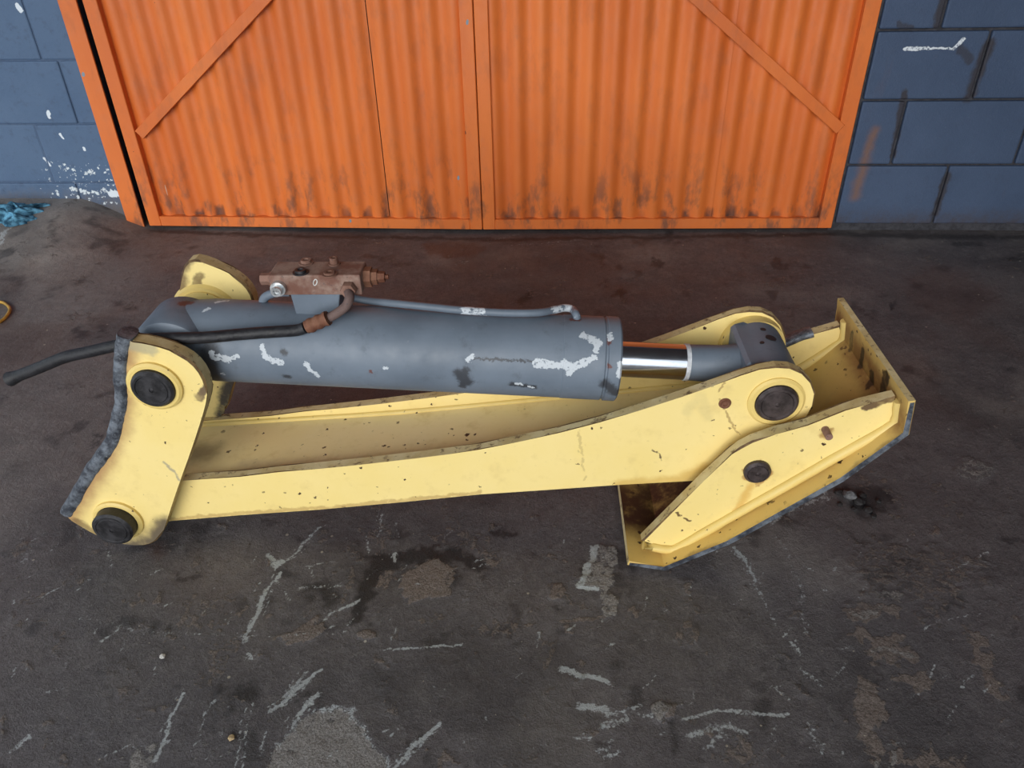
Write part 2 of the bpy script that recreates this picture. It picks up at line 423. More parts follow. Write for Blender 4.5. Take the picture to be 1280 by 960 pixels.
# ---- floor: a dense grid that carries its stains, scratches and spalls
def axis_pts(spec):
    out = []
    for a, b, st in spec: out += list(np.arange(a, b-1e-9, st))
    return np.array(out+[spec[-1][1]])
gx = axis_pts([(-7.0, -2.4, .1), (-2.4, -1.25, .010), (-1.25, 1.0, .0036), (1.0, 1.8, .010), (1.8, 2.2, .1)])
gy = axis_pts([(-6.0, .5, .1), (.5, 1.1, .0032), (1.1, 2.0, .006), (2.0, 2.7, .009), (2.7, 4.2, .1)])
GX, GY = np.meshgrid(gx, gy, indexing='xy')
wx = (fbm(GX, GY, 28)-.5); wy = (fbm(GX+5, GY+3, 28)-.5)
hx = (fbm(GX, GY, 90, 3)-.5); hy = (fbm(GX+5, GY+3, 90, 3)-.5)
chan = {k: np.zeros_like(GX) for k in ('pale', 'dark', 'tan', 'white', 'rust', 'grey')}
dz = np.zeros_like(GX)
def sel(pts, pad):
    p = np.array(pts); i0, i1 = np.searchsorted(gx, [p[:, 0].min()-pad, p[:, 0].max()+pad]); j0, j1 = np.searchsorted(gy, [p[:, 1].min()-pad, p[:, 1].max()+pad])
    return np.s_[j0:j1, i0:i1]
def segdist(X, Y, a, b):
    dx, dy = b[0]-a[0], b[1]-a[1]; t = np.clip(((X-a[0])*dx+(Y-a[1])*dy)/(dx*dx+dy*dy+1e-12), 0, 1)
    return np.hypot(X-a[0]-t*dx, Y-a[1]-t*dy)
def mark_line(ch, pix, width, amt=1.0, warp=.012, soft=.8):
    P = [on_floor(x, y)[:2] for x, y in pix]; s = sel(P, width+.05)
    X = GX[s]+wx[s]*warp+hx[s]*warp*.5; Y = GY[s]+wy[s]*warp+hy[s]*warp*.5; d = np.full(X.shape, 9.)
    for a, b in zip(P, P[1:]): d = np.minimum(d, segdist(X, Y, a, b))
    w_ = width*(.75 if ch == 'white' else 1)*(.55+.9*fbm(GX[s], GY[s], 35, 2))+.0012
    chan[ch][s] = np.maximum(chan[ch][s], amt*sstep(1, 1-soft, d/w_))
def mark_patch(ch, pix, amt=1.0, edge=.006, warp=.05, depth=0.0, rim=None):
    P = [on_floor(x, y)[:2] for x, y in pix]; s = sel(P, .08)
    X = GX[s]+wx[s]*warp+hx[s]*warp*.5; Y = GY[s]+wy[s]*warp+hy[s]*warp*.5
    d = np.full(X.shape, 9.); ins = np.zeros(X.shape, bool)
    for a, b in zip(P, P[1:]+P[:1]):
        d = np.minimum(d, segdist(X, Y, a, b))
        c = ((a[1] > Y) != (b[1] > Y)) & (X < (b[0]-a[0])*(Y-a[1])/(b[1]-a[1]+1e-12)+a[0]); ins ^= c
    sd_ = np.where(ins, -d, d); k = sstep(edge, -edge, sd_)
    if ch in ('pale', 'tan'): k = k*np.clip(.45+1.1*fbm(GX[s]+3, GY[s]+1, 18, 4), 0, 1)
    chan[ch][s] = np.maximum(chan[ch][s], amt*k)
    if depth: dz[s] += k*(depth+abs(depth)*.9*(fbm(GX[s], GY[s], 60, 3)-.5))
    if rim:
        chan[rim][s] = np.maximum(chan[rim][s], .8*sstep(.010, 0, np.abs(sd_))*fbm(GX[s], GY[s], 40, 2))
def ell(cx, cy, rx, ry, n=10, rot=0):
    return [(cx+rx*math.cos(2*math.pi*i/n)*math.cos(rot)-ry*math.sin(2*math.pi*i/n)*math.sin(rot), cy+rx*math.cos(2*math.pi*i/n)*math.sin(rot)+ry*math.sin(2*math.pi*i/n)*math.cos(rot)) for i in range(n)]

# paler cement by the left wall, floor paler towards the left
chan['grey'] = np.clip(sstep(-.75, -1.7, GX+(fbm(GX, GY, 2.5)-.5)*.9)*.55+sstep(-1.35, -1.75, GX+(fbm(GX, GY, 5)-.5)*.5)*sstep(1.9, 2.4, GY)*.6, 0, 1)
chan['grey'] = np.maximum(chan['grey'], .35*sstep(.55, .75, fbm(GX+4, GY, 3.0)))
# spalled light patches
mark_patch('pale', [(325, 970), (345, 930), (372, 903), (400, 886), (432, 884), (446, 905), (466, 928), (484, 952), (470, 975)], .85, .004, .03, -.002, 'white')
mark_patch('dark', ell(428, 938, 20, 22), .55, .02, .06)
mark_patch('pale', [(155, 962), (162, 942), (185, 935), (205, 930), (200, 950), (190, 965)], .55, .008, .04)
mark_patch('pale', ell(258, 930, 22, 28), .30, .02, .08)
mark_patch('tan', [(498, 722), (520, 705), (545, 700), (568, 712), (571, 728), (556, 746), (540, 740), (520, 750), (512, 758), (508, 745), (500, 735)], .8, .003, .035, .0015)
mark_patch('tan', [(467, 732), (476, 712), (494, 708), (496, 722), (480, 738)], .55, .004, .03)
mark_patch('tan', [(600, 690), (615, 682), (625, 690), (630, 703), (620, 712), (604, 702)], .6, .004, .03)
mark_patch('tan', [(338, 796), (372, 788), (384, 780), (400, 772), (402, 790), (386, 802), (360, 801)], .75, .003, .03, .0015)
mark_patch('tan', ell(457, 794, 13, 6), .9, .003, .01, .002)
mark_patch('tan', [(585, 788), (605, 779), (645, 776), (670, 776), (650, 790), (610, 796)], .5, .006, .03)
mark_patch('tan', ell(545, 768, 12, 9), .4, .006, .03)
mark_patch('pale', [(741, 678), (760, 681), (772, 690), (772, 715), (764, 735), (775, 752), (772, 770), (755, 768), (752, 750), (742, 738), (730, 735), (726, 725), (735, 705)], .62, .003, .03, .002)
mark_line('white', [(740, 682), (737, 700), (728, 722), (728, 736), (744, 738)], .012, .9, .02)
mark_patch('tan', ell(697, 741, 11, 11), .65, .003, .025, .002)
mark_patch('tan', [(640, 783), (655, 778), (672, 778), (660, 785), (645, 789)], .7, .003, .02)
mark_line('tan', [(705, 778), (730, 773), (756, 769)], .006, .7, .01)
mark_patch('tan', [(855, 722), (872, 722), (874, 735), (868, 748), (878, 757), (870, 772), (878, 785), (872, 808), (852, 805), (840, 795), (858, 780), (862, 760), (852, 740)], .5, .004, .03, .0015)
mark_patch('tan', ell(825, 768, 9, 8), .4, .005, .03)
mark_patch('pale', ell(826, 883, 15, 14), .7, .004, .03, .002)
mark_patch('tan', ell(842, 885, 9, 12), .8, .004, .03, .002)
mark_line('dark', [(842, 900), (843, 940)], .006, .5)
mark_patch('pale', [(1192, 578), (1205, 571), (1225, 576), (1250, 585), (1238, 597), (1218, 601), (1198, 596)], .5, .004, .03, .002)
mark_patch('tan', [(1065, 672), (1080, 668), (1100, 678), (1140, 685), (1165, 677), (1200, 690), (1235, 705), (1215, 730), (1190, 775), (1170, 760), (1130, 750), (1110, 755), (1090, 735), (1070, 715)], .42, .006, .08, .001)
for q in ([(1070, 768), (1100, 762), (1125, 764)], [(1072, 790), (1092, 800), (1118, 795)], [(1090, 812), (1115, 815), (1135, 814)], [(1080, 855), (1085, 880), (1088, 920), (1092, 950)], [(1118, 945), (1150, 948), (1190, 950)], [(1215, 790), (1235, 820), (1252, 865)], [(1130, 845), (1150, 850)]):
    mark_line('tan', q, .022, .75, .05)
for q in ([(1070, 768), (1102, 762)], [(1090, 812), (1135, 815)], [(1092, 945), (1096, 960)], [(1100, 738), (1130, 745)], [(1120, 940), (1118, 960)]):
    mark_line('pale', q, .010, .6, .03)
mark_patch('tan', [(880, 935), (905, 918), (935, 928), (950, 950), (930, 965), (895, 965)], .5, .01, .06)
# scratches
S = [([(232, 866), (215, 895), (205, 925), (196, 950)], .004, .75), ([(270, 874), (258, 890), (248, 920)], .003, .5), ([(400, 838), (372, 862), (352, 880), (335, 888)], .006, .8), ([(385, 838), (362, 866), (345, 884)], .004, .6),
     ([(396, 868), (376, 890), (364, 908)], .006, .75), ([(305, 885), (298, 930), (290, 965)], .003, .45), ([(335, 912), (325, 940)], .003, .5), ([(548, 902), (520, 928), (495, 958)], .0045, .8), ([(315, 875), (300, 960)], .003, .5),
     ([(398, 658), (372, 688), (355, 704)], .004, .7), ([(350, 715), (330, 745), (312, 785), (305, 800)], .0045, .85), ([(335, 692), (345, 708), (352, 702)], .012, .75), ([(348, 728), (362, 750)], .003, .5), ([(385, 708), (420, 700)], .003, .5), ([(308, 815), (314, 824)], .006, .6),
     ([(448, 750), (425, 762)], .005, .7), ([(420, 764), (405, 774)], .005, .6), ([(375, 735), (430, 732)], .008, .35), ([(478, 642), (472, 672)], .006, .45), ([(492, 690), (494, 700)], .006, .7), ([(480, 812), (530, 808), (580, 804)], .003, .6), ([(100, 772), (180, 788), (300, 795), (440, 790)], .006, .28),
     ([(702, 833), (715, 836), (728, 843), (758, 852)], .007, .85), ([(724, 884), (745, 884), (757, 887)], .012, .75), ([(758, 895), (780, 890), (795, 882)], .004, .6), ([(750, 908), (770, 906), (785, 900)], .011, .5), ([(720, 922), (740, 925)], .004, .6), ([(765, 925), (762, 938), (745, 938)], .006, .45), ([(752, 948), (775, 938)], .004, .5), ([(815, 893), (800, 893)], .008, .45),
     ([(858, 896), (900, 888), (940, 888), (985, 892)], .004, .65), ([(862, 918), (885, 910), (910, 905), (930, 912)], .012, .5), ([(880, 934), (905, 915)], .008, .5), ([(918, 684), (930, 700), (945, 726)], .005, .75), ([(945, 726), (952, 745), (970, 780), (1000, 802)], .004, .4), ([(968, 668), (985, 690), (1000, 730), (1008, 790)], .005, .35),
     ([(985, 640), (1000, 630), (1030, 622)], .006, .6), ([(1034, 625), (1030, 610)], .008, .5), ([(965, 655), (975, 645)], .006, .6), ([(965, 858), (985, 872)], .003, .5), ([(1010, 905), (1030, 940)], .010, .35), ([(990, 800), (1000, 815)], .008, .5), ([(1000, 835), (1025, 850)], .010, .35), ([(28, 705), (45, 670)], .006, .35), ([(14, 938), (35, 920)], .008, .5), ([(640, 306), (720, 300)], .010, .30), ([(610, 300), (650, 292)], .012, .28), ([(150, 665), (160, 700)], .02, .12)]
for q, wd, am in S:
    mark_line('white', q, wd, am, .010)
    if wd >= .004:
        for k in (-1, 1): mark_line('white', [(x+k*random.uniform(3, 7), y+random.uniform(-5, 5)) for x, y in q], wd*.35, am*.6, .012)
# many lesser nicks, crumbs and drips
for _ in range(150):
    x, y = random.uniform(0, 1280), random.uniform(660, 955); a = random.gauss(-.9, .55); l = random.uniform(6, 34)
    mark_line('white', [(x, y), (x+l*math.cos(a), y+l*math.sin(a)*.7)], random.uniform(.0012, .003), random.uniform(.25, .6), .012)
for _ in range(130):
    x, y = random.uniform(0, 1280), random.uniform(640, 955)
    mark_patch('tan', ell(x, y, random.uniform(3, 13), random.uniform(2, 8), 7, random.uniform(0, 3)), random.uniform(.3, .65), .004, .05, .001)
for _ in range(110):
    x, y = random.uniform(0, 1280), random.uniform(300, 955)
    mark_patch('dark', ell(x, y, random.uniform(3, 14), random.uniform(2, 8), 7, random.uniform(0, 3)), random.uniform(.35, .8), .006, .07)
for _ in range(70):
    x, y = random.uniform(0, 1280), random.uniform(295, 640)
    mark_patch('pale', ell(x, y, random.uniform(2, 12), random.uniform(1, 3), 7), random.uniform(.15, .35), .006, .05)
mark_line('white', [(0, 328), (20, 315), (32, 300)], .022, .6, .05)
# oil and other dark marks
mark_patch('dark', [(440, 688), (475, 686), (520, 684), (548, 684), (575, 692), (605, 702), (625, 720), (605, 712), (580, 706), (550, 706), (500, 702), (484, 712), (470, 740), (460, 785), (436, 785), (440, 745), (455, 715), (462, 698)], .85, .008, .05)
for e, am in ((ell(402, 745, 20, 17), .75), (ell(298, 872, 24, 18), .75), (ell(495, 664, 10, 8), .7), (ell(305, 935, 28, 26), .6), (ell(360, 715, 12, 7), .8), (ell(22, 355, 11, 4), .7), (ell(240, 755, 0.1, 0.1), .1), (ell(1085, 625, 42, 14), .75), (ell(1062, 612, 20, 8), .7), (ell(720, 900, 26, 22), .35), (ell(478, 852, 30, 22), .35)):
    mark_patch('dark', e, am, .015, .07)
mark_line('dark', [(190, 289), (400, 295), (605, 299), (850, 296), (1040, 292)], .022, .7, .03)  # dark strip along the foot of the gate
mark_line('dark', [(1040, 292), (1160, 295), (1290, 296)], .030, .6, .03)  # dark strip along the foot of the right wall
chan['dark'] = np.maximum(chan['dark'], .30*sstep(.50, .72, fbm(GX+9, GY+2, 4.0)))
chan['dark'] = np.maximum(chan['dark'], .55*sstep(.66, .80, fbm(GX+1, GY+6, 16.0)))
# rust
mark_patch('rust', [(530, 305), (560, 302), (600, 304), (608, 312), (590, 320), (550, 322), (535, 316)], .6, .02, .04)
mark_patch('rust', ell(250, 725, 60, 26), .16, .06, .1)
mark_patch('rust', ell(195, 690, 8, 10), .5, .02, .03)
chan['rust'] = np.maximum(chan['rust'], .30*sstep(.52, .75, fbm(GX+2, GY+11, 3.2))*sstep(1.15, 1.6, GY))
# pale crust scattered as small flakes
chan['tan'] = np.maximum(chan['tan'], .42*sstep(.58, .74, fbm(GX+31, GY+8, 22.0))*sstep(.45, .6, fbm(GX, GY+20, 3.5)))
# cement haunch against the left wall, small unevenness everywhere
Z = .105*sstep(-1.44, -1.74, GX)*sstep(1.95, 2.54, GY+(fbm(GX, GY, 6)-.5)*.10)+dz
Z = Z+(fbm(GX, GY, 9)-.5)*.004*sstep(.35, .5, GY)
Z = np.where(np.abs(GX) < 9, Z, 0)-.002
nx, ny = len(gx), len(gy)
me = bpy.data.meshes.new('floor')
co = np.stack([GX, GY, Z], -1).reshape(-1, 3).astype(np.float32)
idx = (np.arange(ny-1)[:, None]*nx+np.arange(nx-1)[None]).reshape(-1)
quads = np.stack([idx, idx+1, idx+nx+1, idx+nx], -1).astype(np.int32)
me.vertices.add(len(co)); me.vertices.foreach_set('co', co.ravel())
me.loops.add(quads.size); me.loops.foreach_set('vertex_index', quads.ravel())
me.polygons.add(len(quads)); me.polygons.foreach_set('loop_start', np.arange(len(quads), dtype=np.int32)*4)
me.polygons.foreach_set('use_smooth', np.ones(len(quads), bool))
me.update(calc_edges=True)
for nm, ks in (('marks', ('pale', 'dark', 'tan')), ('marks_b', ('white', 'rust', 'grey'))):
    a = me.attributes.new(nm, 'FLOAT_COLOR', 'POINT')
    a.data.foreach_set('color', np.stack([chan[k].ravel() for k in ks]+[np.ones(GX.size)], -1).astype(np.float32).ravel())
me.materials.append(M_floor)
tag(link('floor', me), 'dark oil-stained concrete floor with scratches and pale spalls', 'floor', kind='structure')

# ---- block walls: mortar backing with recessed joints, each block its own piece
def block_mesh(w_, h_, mat):
    bm = bmesh.new(); box(bm, (-w_/2, 0, -h_/2), (w_/2, .10, h_/2), .005, seg=2); 
    bmesh.ops.recalc_face_normals(bm, faces=bm.faces)
    me = bpy.data.meshes.new('concrete_block'); bm.to_mesh(me); bm.free(); me.materials.append(mat); return me
def block_wall(wall, x0, x1, y, rows, pitch, gap, mat):
    cache = {}
    for z0, z1, jx in rows:
        k = math.floor((x0-jx)/pitch)
        while jx+k*pitch < x1:
            a = max(x0, jx+k*pitch)+gap/2; b = min(x1, jx+(k+1)*pitch)-gap/2; k += 1
            if b-a < .03: continue
            key = (round(b-a, 3), round(z1-z0, 3))
            if key not in cache: cache[key] = block_mesh(b-a, z1-z0-gap*.8, mat)
            o = link('concrete_block', cache[key], wall)
            o.location = ((a+b)/2, y+random.uniform(-.002, .002), (z0+z1)/2)
            o.rotation_euler = (random.uniform(-.004, .004), 0, random.uniform(-.004, .004))
def backing(name, lo, hi, mat, label, cat='wall'):
    bm = bmesh.new(); box(bm, lo, hi); o = fin(name, bm, mat); return tag(o, label, cat, kind='structure')
GL, GR = -1.473, 0.930                  # gate opening at floor
JL = -1.552
wl = backing('wall_left', (-3.9, WALL_Y+.026, -.02), (JL+.02, WALL_Y+.16, 3.05), M_mortL, 'blue painted block wall left of the orange gate')
rowsL = [(-.045, .160, on_plane_y(95, 245, WALL_Y)[0]), (.160, .363, on_plane_y(50, 193, WALL_Y)[0]), (.363, .566, on_plane_y(80, 115, WALL_Y)[0]), (.566, .77, on_plane_y(35, 40, WALL_Y)[0]), (.77, .973, -1.7), (.973, 1.176, -1.9)]
block_wall(wl, -3.88, JL+.015, WALL_Y+.022, rowsL, .395, .004, M_blockL)
wr = backing('wall_right', (GR-.01, WALL_Y+.012, -.02), (1.60, WALL_Y+.15, 3.05), M_mortR, 'dark blue painted block wall right of the orange gate')
rowsR = [(.022, .226, on_plane_y(1177, 240, WALL_Y)[0]), (.226, .430, on_plane_y(1124, 165, WALL_Y)[0]), (.430, .631, on_plane_y(1226, 85, WALL_Y)[0]), (.631, .835, on_plane_y(1180, 20, WALL_Y)[0]), (.835, 1.04, 1.3), (1.04, 1.24, 1.1)]
block_wall(wr, GR+.004, 1.60, WALL_Y, rowsR, .385, .009, M_blockR)
# unseen: bay roof, return wall added for shade, room behind gate blocking sky light
backing('ceiling', (-5.2, -2.2, 3.05), (2.3, 4.3, 3.10), M_shed, 'dull sheet roof over the bay', 'ceiling')  # unseen roof, run forward to cut sky light from above
backing('wall_side_shade', (1.60, -1.2, -.02), (1.74, 4.3, 3.05), M_inner, 'dark return wall added out of view to shade the right side', 'wall')  # added to block light and darken the right side
backing('wall_back', (-4.2, 4.15, -.02), (2.3, 4.3, 3.05), M_inner, 'dark rear wall of the room behind the gate', 'wall')
backing('wall_end', (-4.05, 2.55, -.02), (-3.9, 4.3, 3.05), M_inner, 'dark end wall of the room behind the gate', 'wall')
backing('wall_lintel', (-1.60, WALL_Y+.03, 2.36), (1.0, WALL_Y+.15, 3.05), M_mortL, 'block lintel above the orange gate', 'wall')

# ---- gate: jamb and two leaves
bm = bmesh.new(); box(bm, (JL, WALL_Y-.004, -.01), (-1.4925, WALL_Y+.003, 2.36), .001)
tag(fin('trim_1', bm, M_frame), 'orange steel jamb fixed to the left block wall', 'door frame', kind='structure')
CT = np.array([-.2665, WALL_Y-.024])    # where the leaves meet
def gate_leaf(name, hinge, seam, label, brace, lap):
    h = np.array(hinge); d = CT-h; L = float(np.hypot(*d)); sgn = 1 if d[0] > 0 else -1
    root = bpy.data.objects.new(name, None); col.objects.link(root); root.location = (h[0], h[1], .010)
    root.rotation_euler.z = math.atan2(d[1]*sgn, d[0]*sgn); tag(root, label, 'gate', kind='structure')
    X = lambda a: a*sgn                  # distance from hinge -> local x
    def bar(nm, a0, a1, z0, z1, y0=-.004, y1=.034):
        b = bmesh.new(); box(b, (min(X(a0), X(a1)), y0, z0), (max(X(a0), X(a1)), y1, z1), .002); return fin(nm, b, M_frame, root)
    st = .046
    bar('hinge_stile', 0, st, .0, 2.33); bar('meeting_stile', L-.044, L-.0015, .0, 2.33)
    bar('bottom_rail', st, L-.044, 0, .036); bar('top_rail', st, L-.044, 2.28, 2.33); bar('middle_rail', st, L-.044, 1.22, 1.265)
    # corrugated sheets
    cuts = [st-.004]+seam+[L-.040]
    for i, (a, b_) in enumerate(zip(cuts, cuts[1:])):
        b = bmesh.new(); n = max(8, int((b_-a+.012)/.076*10)); rows = [.034, .5, 1.0, 1.6, 2.285]
        vv = []
        for z in rows:
            r = []
            for k in range(n+1):
                s = a+lap*(i > 0)+(b_-a-lap*(i > 0))*k/n
                wv = math.cos(2*math.pi*s/.0762)
                wv = math.copysign(abs(wv)**.8, wv)
                r.append(b.verts.new((X(s), .0145-.0075*wv-(.003 if i % 2 else 0), z)))
            vv.append(r)
        for r1, r2 in zip(vv, vv[1:]):
            for k in range(n): b.faces.new((r1[k], r1[k+1], r2[k+1], r2[k]))
        o = fin('corrugated_sheet', b, M_sheet, root, smooth=60)
    (a0, z0), (a1, z1) = brace
    b = bmesh.new(); dx, dzz = a1-a0, z1-z0; ll = math.hypot(dx, dzz); nx_, nz_ = -dzz/ll*.017, dx/ll*.017
    prof = [(X(a0+nx_), z0+nz_), (X(a1+nx_), z1+nz_), (X(a1-nx_), z1-nz_), (X(a0-nx_), z0-nz_)]
    prism(b, prof, -.0075, .006, .0015, (0, 0)); fin('diagonal_brace', b, M_frame, root)
    return root
def brace_of(p0, p1, hx):
    A, B = on_plane_y(*p0, WALL_Y), on_plane_y(*p1, WALL_Y-.008)
    a0, z0, a1, z1 = abs(A[0]-hx), A[2]-.01, abs(B[0]-hx), B[2]-.01
    k = (1.23-z0)/(z1-z0); return [(a0, z0), (a0+(a1-a0)*k, 1.23)]
gate_leaf('door_1', (GL, WALL_Y), [abs(on_plane_y(470, 140, WALL_Y-.015)[0]-GL)], 'orange corrugated gate leaf hung beside the wide orange jamb', brace_of((175, 168), (327, 3), GL), .0035)
gate_leaf('door_2', (GR-.003, WALL_Y), [.42, .80], 'orange corrugated gate leaf hung beside the dark blue wall', brace_of((1050, 161), (876, 3), GR-.003), -.012)

# ================================================================== THE LEG
root = bpy.data.objects.new('hydraulic_outrigger_leg', None); col.objects.link(root)
root.location = tuple(VX*VC); root.rotation_euler.z = -TH
tag(root, 'yellow steel outrigger leg with grey hydraulic cylinder lying on the concrete floor', 'outrigger leg')

YB0, YB1 = -.130, -.101      # near bracket plate
YA0, YA1 = -.094, -.074      # near arm plate
YG0, YG1 = -.138, -.116      # near shoe gusset
YS0, YS1 = -.175, .163       # shoe plate
A2 = np.array(LP(190, 485, -.147))+[0, .005]; B2 = np.array(LP(971, 504, -.105))+[0, .005]
A3 = np.array([A2[0], 0, A2[1]]); B3 = np.array([B2[0], 0, B2[1]]); AX = (B3-A3); LEN = np.linalg.norm(AX); AX = AX/LEN
R_B = .072
def on_barrel(x, y, R=R_B):
    d = ray(x, y); d = np.array([d@UX, d@VX, d[2]]); o = loc(CAM)-A3
    dp = d-AX*(d@AX); op = o-AX*(o@AX); a = dp@dp; b = 2*dp@op; c = op@op-R*R; D = b*b-4*a*c
    t = -b/2/a if D < 0 else (-b-math.sqrt(D))/2/a
    return o+t*d+A3
def L3(x, y, yl): u, z = LP(x, y, yl); return (u, yl, z)

M_edge = mat_rusty('rusted_arris', (.075, .040, .022), (.22, .14, .06), (.045, .022, .014)); M_rim = mat_rim(); M_cut = mat_cut(); M_pin = mat_plain('blackened_pin_steel', (.028, .027, .030), .48, .3, .4, 60, .3, .5)
M_pinr = mat_plain('brown_pin_steel', (.055, .042, .042), .5, .35, .35, 60, .3, .5)
M_rust = mat_rusty('rusty_steel'); M_rust2 = mat_rusty('orange_rust', (.14, .052, .030), (.21, .10, .06), (.05, .025, .018))
M_hose = mat_plain('black_rubber_hose', (.016, .016, .019), .5, 0, .3, 70, .5, .4); M_chrome = mat_chrome()
M_dirtweld = mat_yellow('yellow_paint_on_weld', (.74, .56, .20), None, .8, .3)

# ---- bracket at the left end
cutpix = [(149, 421), (146, 441), (144, 472), (146, 500), (141, 525), (135, 550), (121, 573), (104, 596), (89, 624), (77, 643)]
toppix = [(160, 427), (182, 430), (205, 436), (231, 446), (248, 461), (258, 480), (259, 497), (253, 520), (240, 560), (223, 607), (211, 643), (203, 668), (192, 680), (175, 684), (148, 681), (118, 668), (94, 654)]
prof = LPs(toppix, YB0)+LPs(cutpix[::-1], YB0)
prof = [(x, max(z, .001)) for x, z in prof]
seg3 = lambda pix, yl, wd: [(L3(*a, yl), L3(*b, yl), wd) for a, b in zip(pix, pix[1:])]
M_brk = mat_yellow('yellow_bracket_paint', extra=[
    (seg3(cutpix[::2]+[cutpix[-1]], YB0, .050), (.30, .13, .06), .05, .75, .75),
    (seg3([(212, 660), (198, 680), (165, 690)], YB0, .050), (.06, .045, .045), .15, .7, .9),
    (seg3([(205, 578), (220, 592), (224, 600)], YB0, .006), (.26, .24, .20), .3, .8, .7),
    (seg3([(165, 430), (185, 434)], YB0, .020), (.36, .33, .22), .1, .6, .7),
    (seg3([(248, 498), (256, 488)], YB0, .010), (.09, .05, .04), .1, .5, .9),
    (seg3([(96, 652), (120, 666)], YB0, .016), (.12, .06, .03), .1, .7, .7)])
bm = bmesh.new(); prism(bm, rounded(prof, 1), YB0, YB1, .0035, (0, 1), 2)
plate = fin('bracket_plate', bm, [M_brk, M_rim, M_edge], root)
# burnt, slag-covered cut along its left edge
def slag(name, pts, y0, y1, wd, parent, mat):
    bm = bmesh.new(); C = catmull([(x, 0, z) for x, z in pts], 5); rings = []
    for i, c in enumerate(C):
        d = C[min(i+1, len(C)-1)]-C[max(i-1, 0)]; d /= np.linalg.norm(d); nrm = np.array([-d[2], 0, d[0]])
        ring = []
        for k in range(12):
            t = 2*math.pi*k/12; e = .62
            cx = math.copysign(abs(math.cos(t))**e, math.cos(t))*wd*.5; cy = math.copysign(abs(math.sin(t))**e, math.sin(t))*(y1-y0)*.5
            j = random.uniform(.92, 1.08)
            p_ = c+nrm*cx*j; ring.append(bm.verts.new((p_[0], (y0+y1)/2+cy*random.uniform(.97, 1.06), p_[2])))
        rings.append(ring)
    for a, b in zip(rings, rings[1:]):
        for k in range(12): bm.faces.new((a[k], b[k], b[(k+1) % 12], a[(k+1) % 12]))
    bm.faces.new(rings[0]); bm.faces.new(rings[-1]); return fin(name, bm, mat, parent, smooth=70)
cp = [(x+.0075, max(z, .02)) for x, z in LPs(cutpix, YB0)]
o = slag('torch_cut_edge', cp, YB0-.004, YB1+.004, .026, plate, M_cut); tag(o, 'blue-grey torch-cut edge')
def ringboss(name, c, y0, y1, r0_, r1_, mat, parent):
    """a washer-like collar around (u,z)=c"""
    bm = bmesh.new(); L_ = y1-y0
    lathe(bm, (c[0], y0, c[1]), (0, 1, 0), [(L_, r1_), (.003, r1_), (0, r1_-.004), (0, r0_), (.004, r0_-.002), (L_, r0_-.002)], 40, cap=False)
    return fin(name, bm, mat, parent, smooth=35)
def pinhead(name, c, y0, y1, r, mat, parent, dimple=True):
    bm = bmesh.new(); L_ = y1-y0
    lathe(bm, (c[0], y0, c[1]), (0, 1, 0), [(.0, 0), (.0015, .0035), (0, .004), (0, r*.72), (.0012, r*.75), (0, r*.78), (0, r-.004), (.004, r), (L_, r)], 40, cap=True)
    return fin(name, bm, mat, parent, smooth=35)
bu = LP(192.5, 484, YB0-.006); bl = LP(147, 652, YB0-.006)
for c, r_, rr, pr, off in ((bu, .0345, .0445, .016, 0), (bl, .0365, .0450, .030, 0)):
    ringboss('pin_boss', c, YB0-.008, YB0+.004, r_+.001, rr, M_dirtweld, plate)
    pinhead('pivot_pin', c, YB0-pr, .115, r_, M_pin, plate)
# the far plate of the bracket
YF0, YF1 = .104, .133
fpix = [(224, 372), (226, 337), (238, 323), (258, 330), (281, 339), (300, 350), (313, 364), (319, 382), (316, 410), (303, 448), (291, 480), (282, 514)]
fprof = LPs(fpix, YF0); low = LPs([(223, 607), (211, 643), (203, 668), (192, 680), (175, 684), (148, 681), (118, 668), (94, 654), (80, 640)], YB0)
fprof = fprof+[(x, max(z, .001)) for x, z in low]+[(fprof[0][0]-.10, .22), (fprof[0][0]-.012, .33)]
bm = bmesh.new(); prism(bm, rounded(fprof, 1), YF0, YF1, .0035, (0, 1), 2)
fpl = fin('bracket_plate', bm, [mat_yellow('yellow_far_bracket_paint', extra=[(seg3([(226, 372), (226, 337), (238, 323)], YF0, .02), (.10, .05, .03), .1, .8, .8), (seg3([(289, 484), (281, 518)], YF0, .030), (.03, .03, .04), .1, .6, .95), (seg3([(243, 360), (250, 345)], YF0, .012), (.12, .07, .03), .1, .6, .8)]), M_rim, M_edge], root)
bm = bmesh.new(); lathe(bm, (bu[0], YF0-.008, bu[1]), (0, 1, 0), [(0, .036), (0, .060), (.012, .066)], 40, cap=False)
fin('pin_boss', bm, M_dirtweld, fpl, smooth=35)

for pl_, ya, yb in ((fpl, YF0-.012, YF0+.001),):
    bm = bmesh.new(); lathe(bm, (bu[0], ya, bu[1]), (0, 1, 0), [(0, .036), (0, .053), (yb-ya, .053), (yb-ya, .036)], 40, cap=False); fin('pin_spacer', bm, M_dirtweld, pl_, smooth=35)

# ---- arm
ARMTOP = [(226, 601), (300, 596), (350, 590), (400, 586), (450, 581), (520, 573), (560, 568), (600, 562), (650, 552), (700, 541), (750, 528), (800, 513), (850, 497), (890, 483), (925, 470), (950, 462), (970, 458), (988, 459), (1004, 466), (1015, 478), (1020, 492), (1017, 508), (1008, 520), (996, 532)]
ARMBOT = [(990, 556), (984, 585), (962, 604), (930, 612), (900, 603), (868, 601), (775, 606), (690, 612), (600, 618), (500, 628), (400, 637), (300, 644), (215, 651)]
ap = LPs(ARMTOP, YA0)+LPs(ARMBOT, YA0)
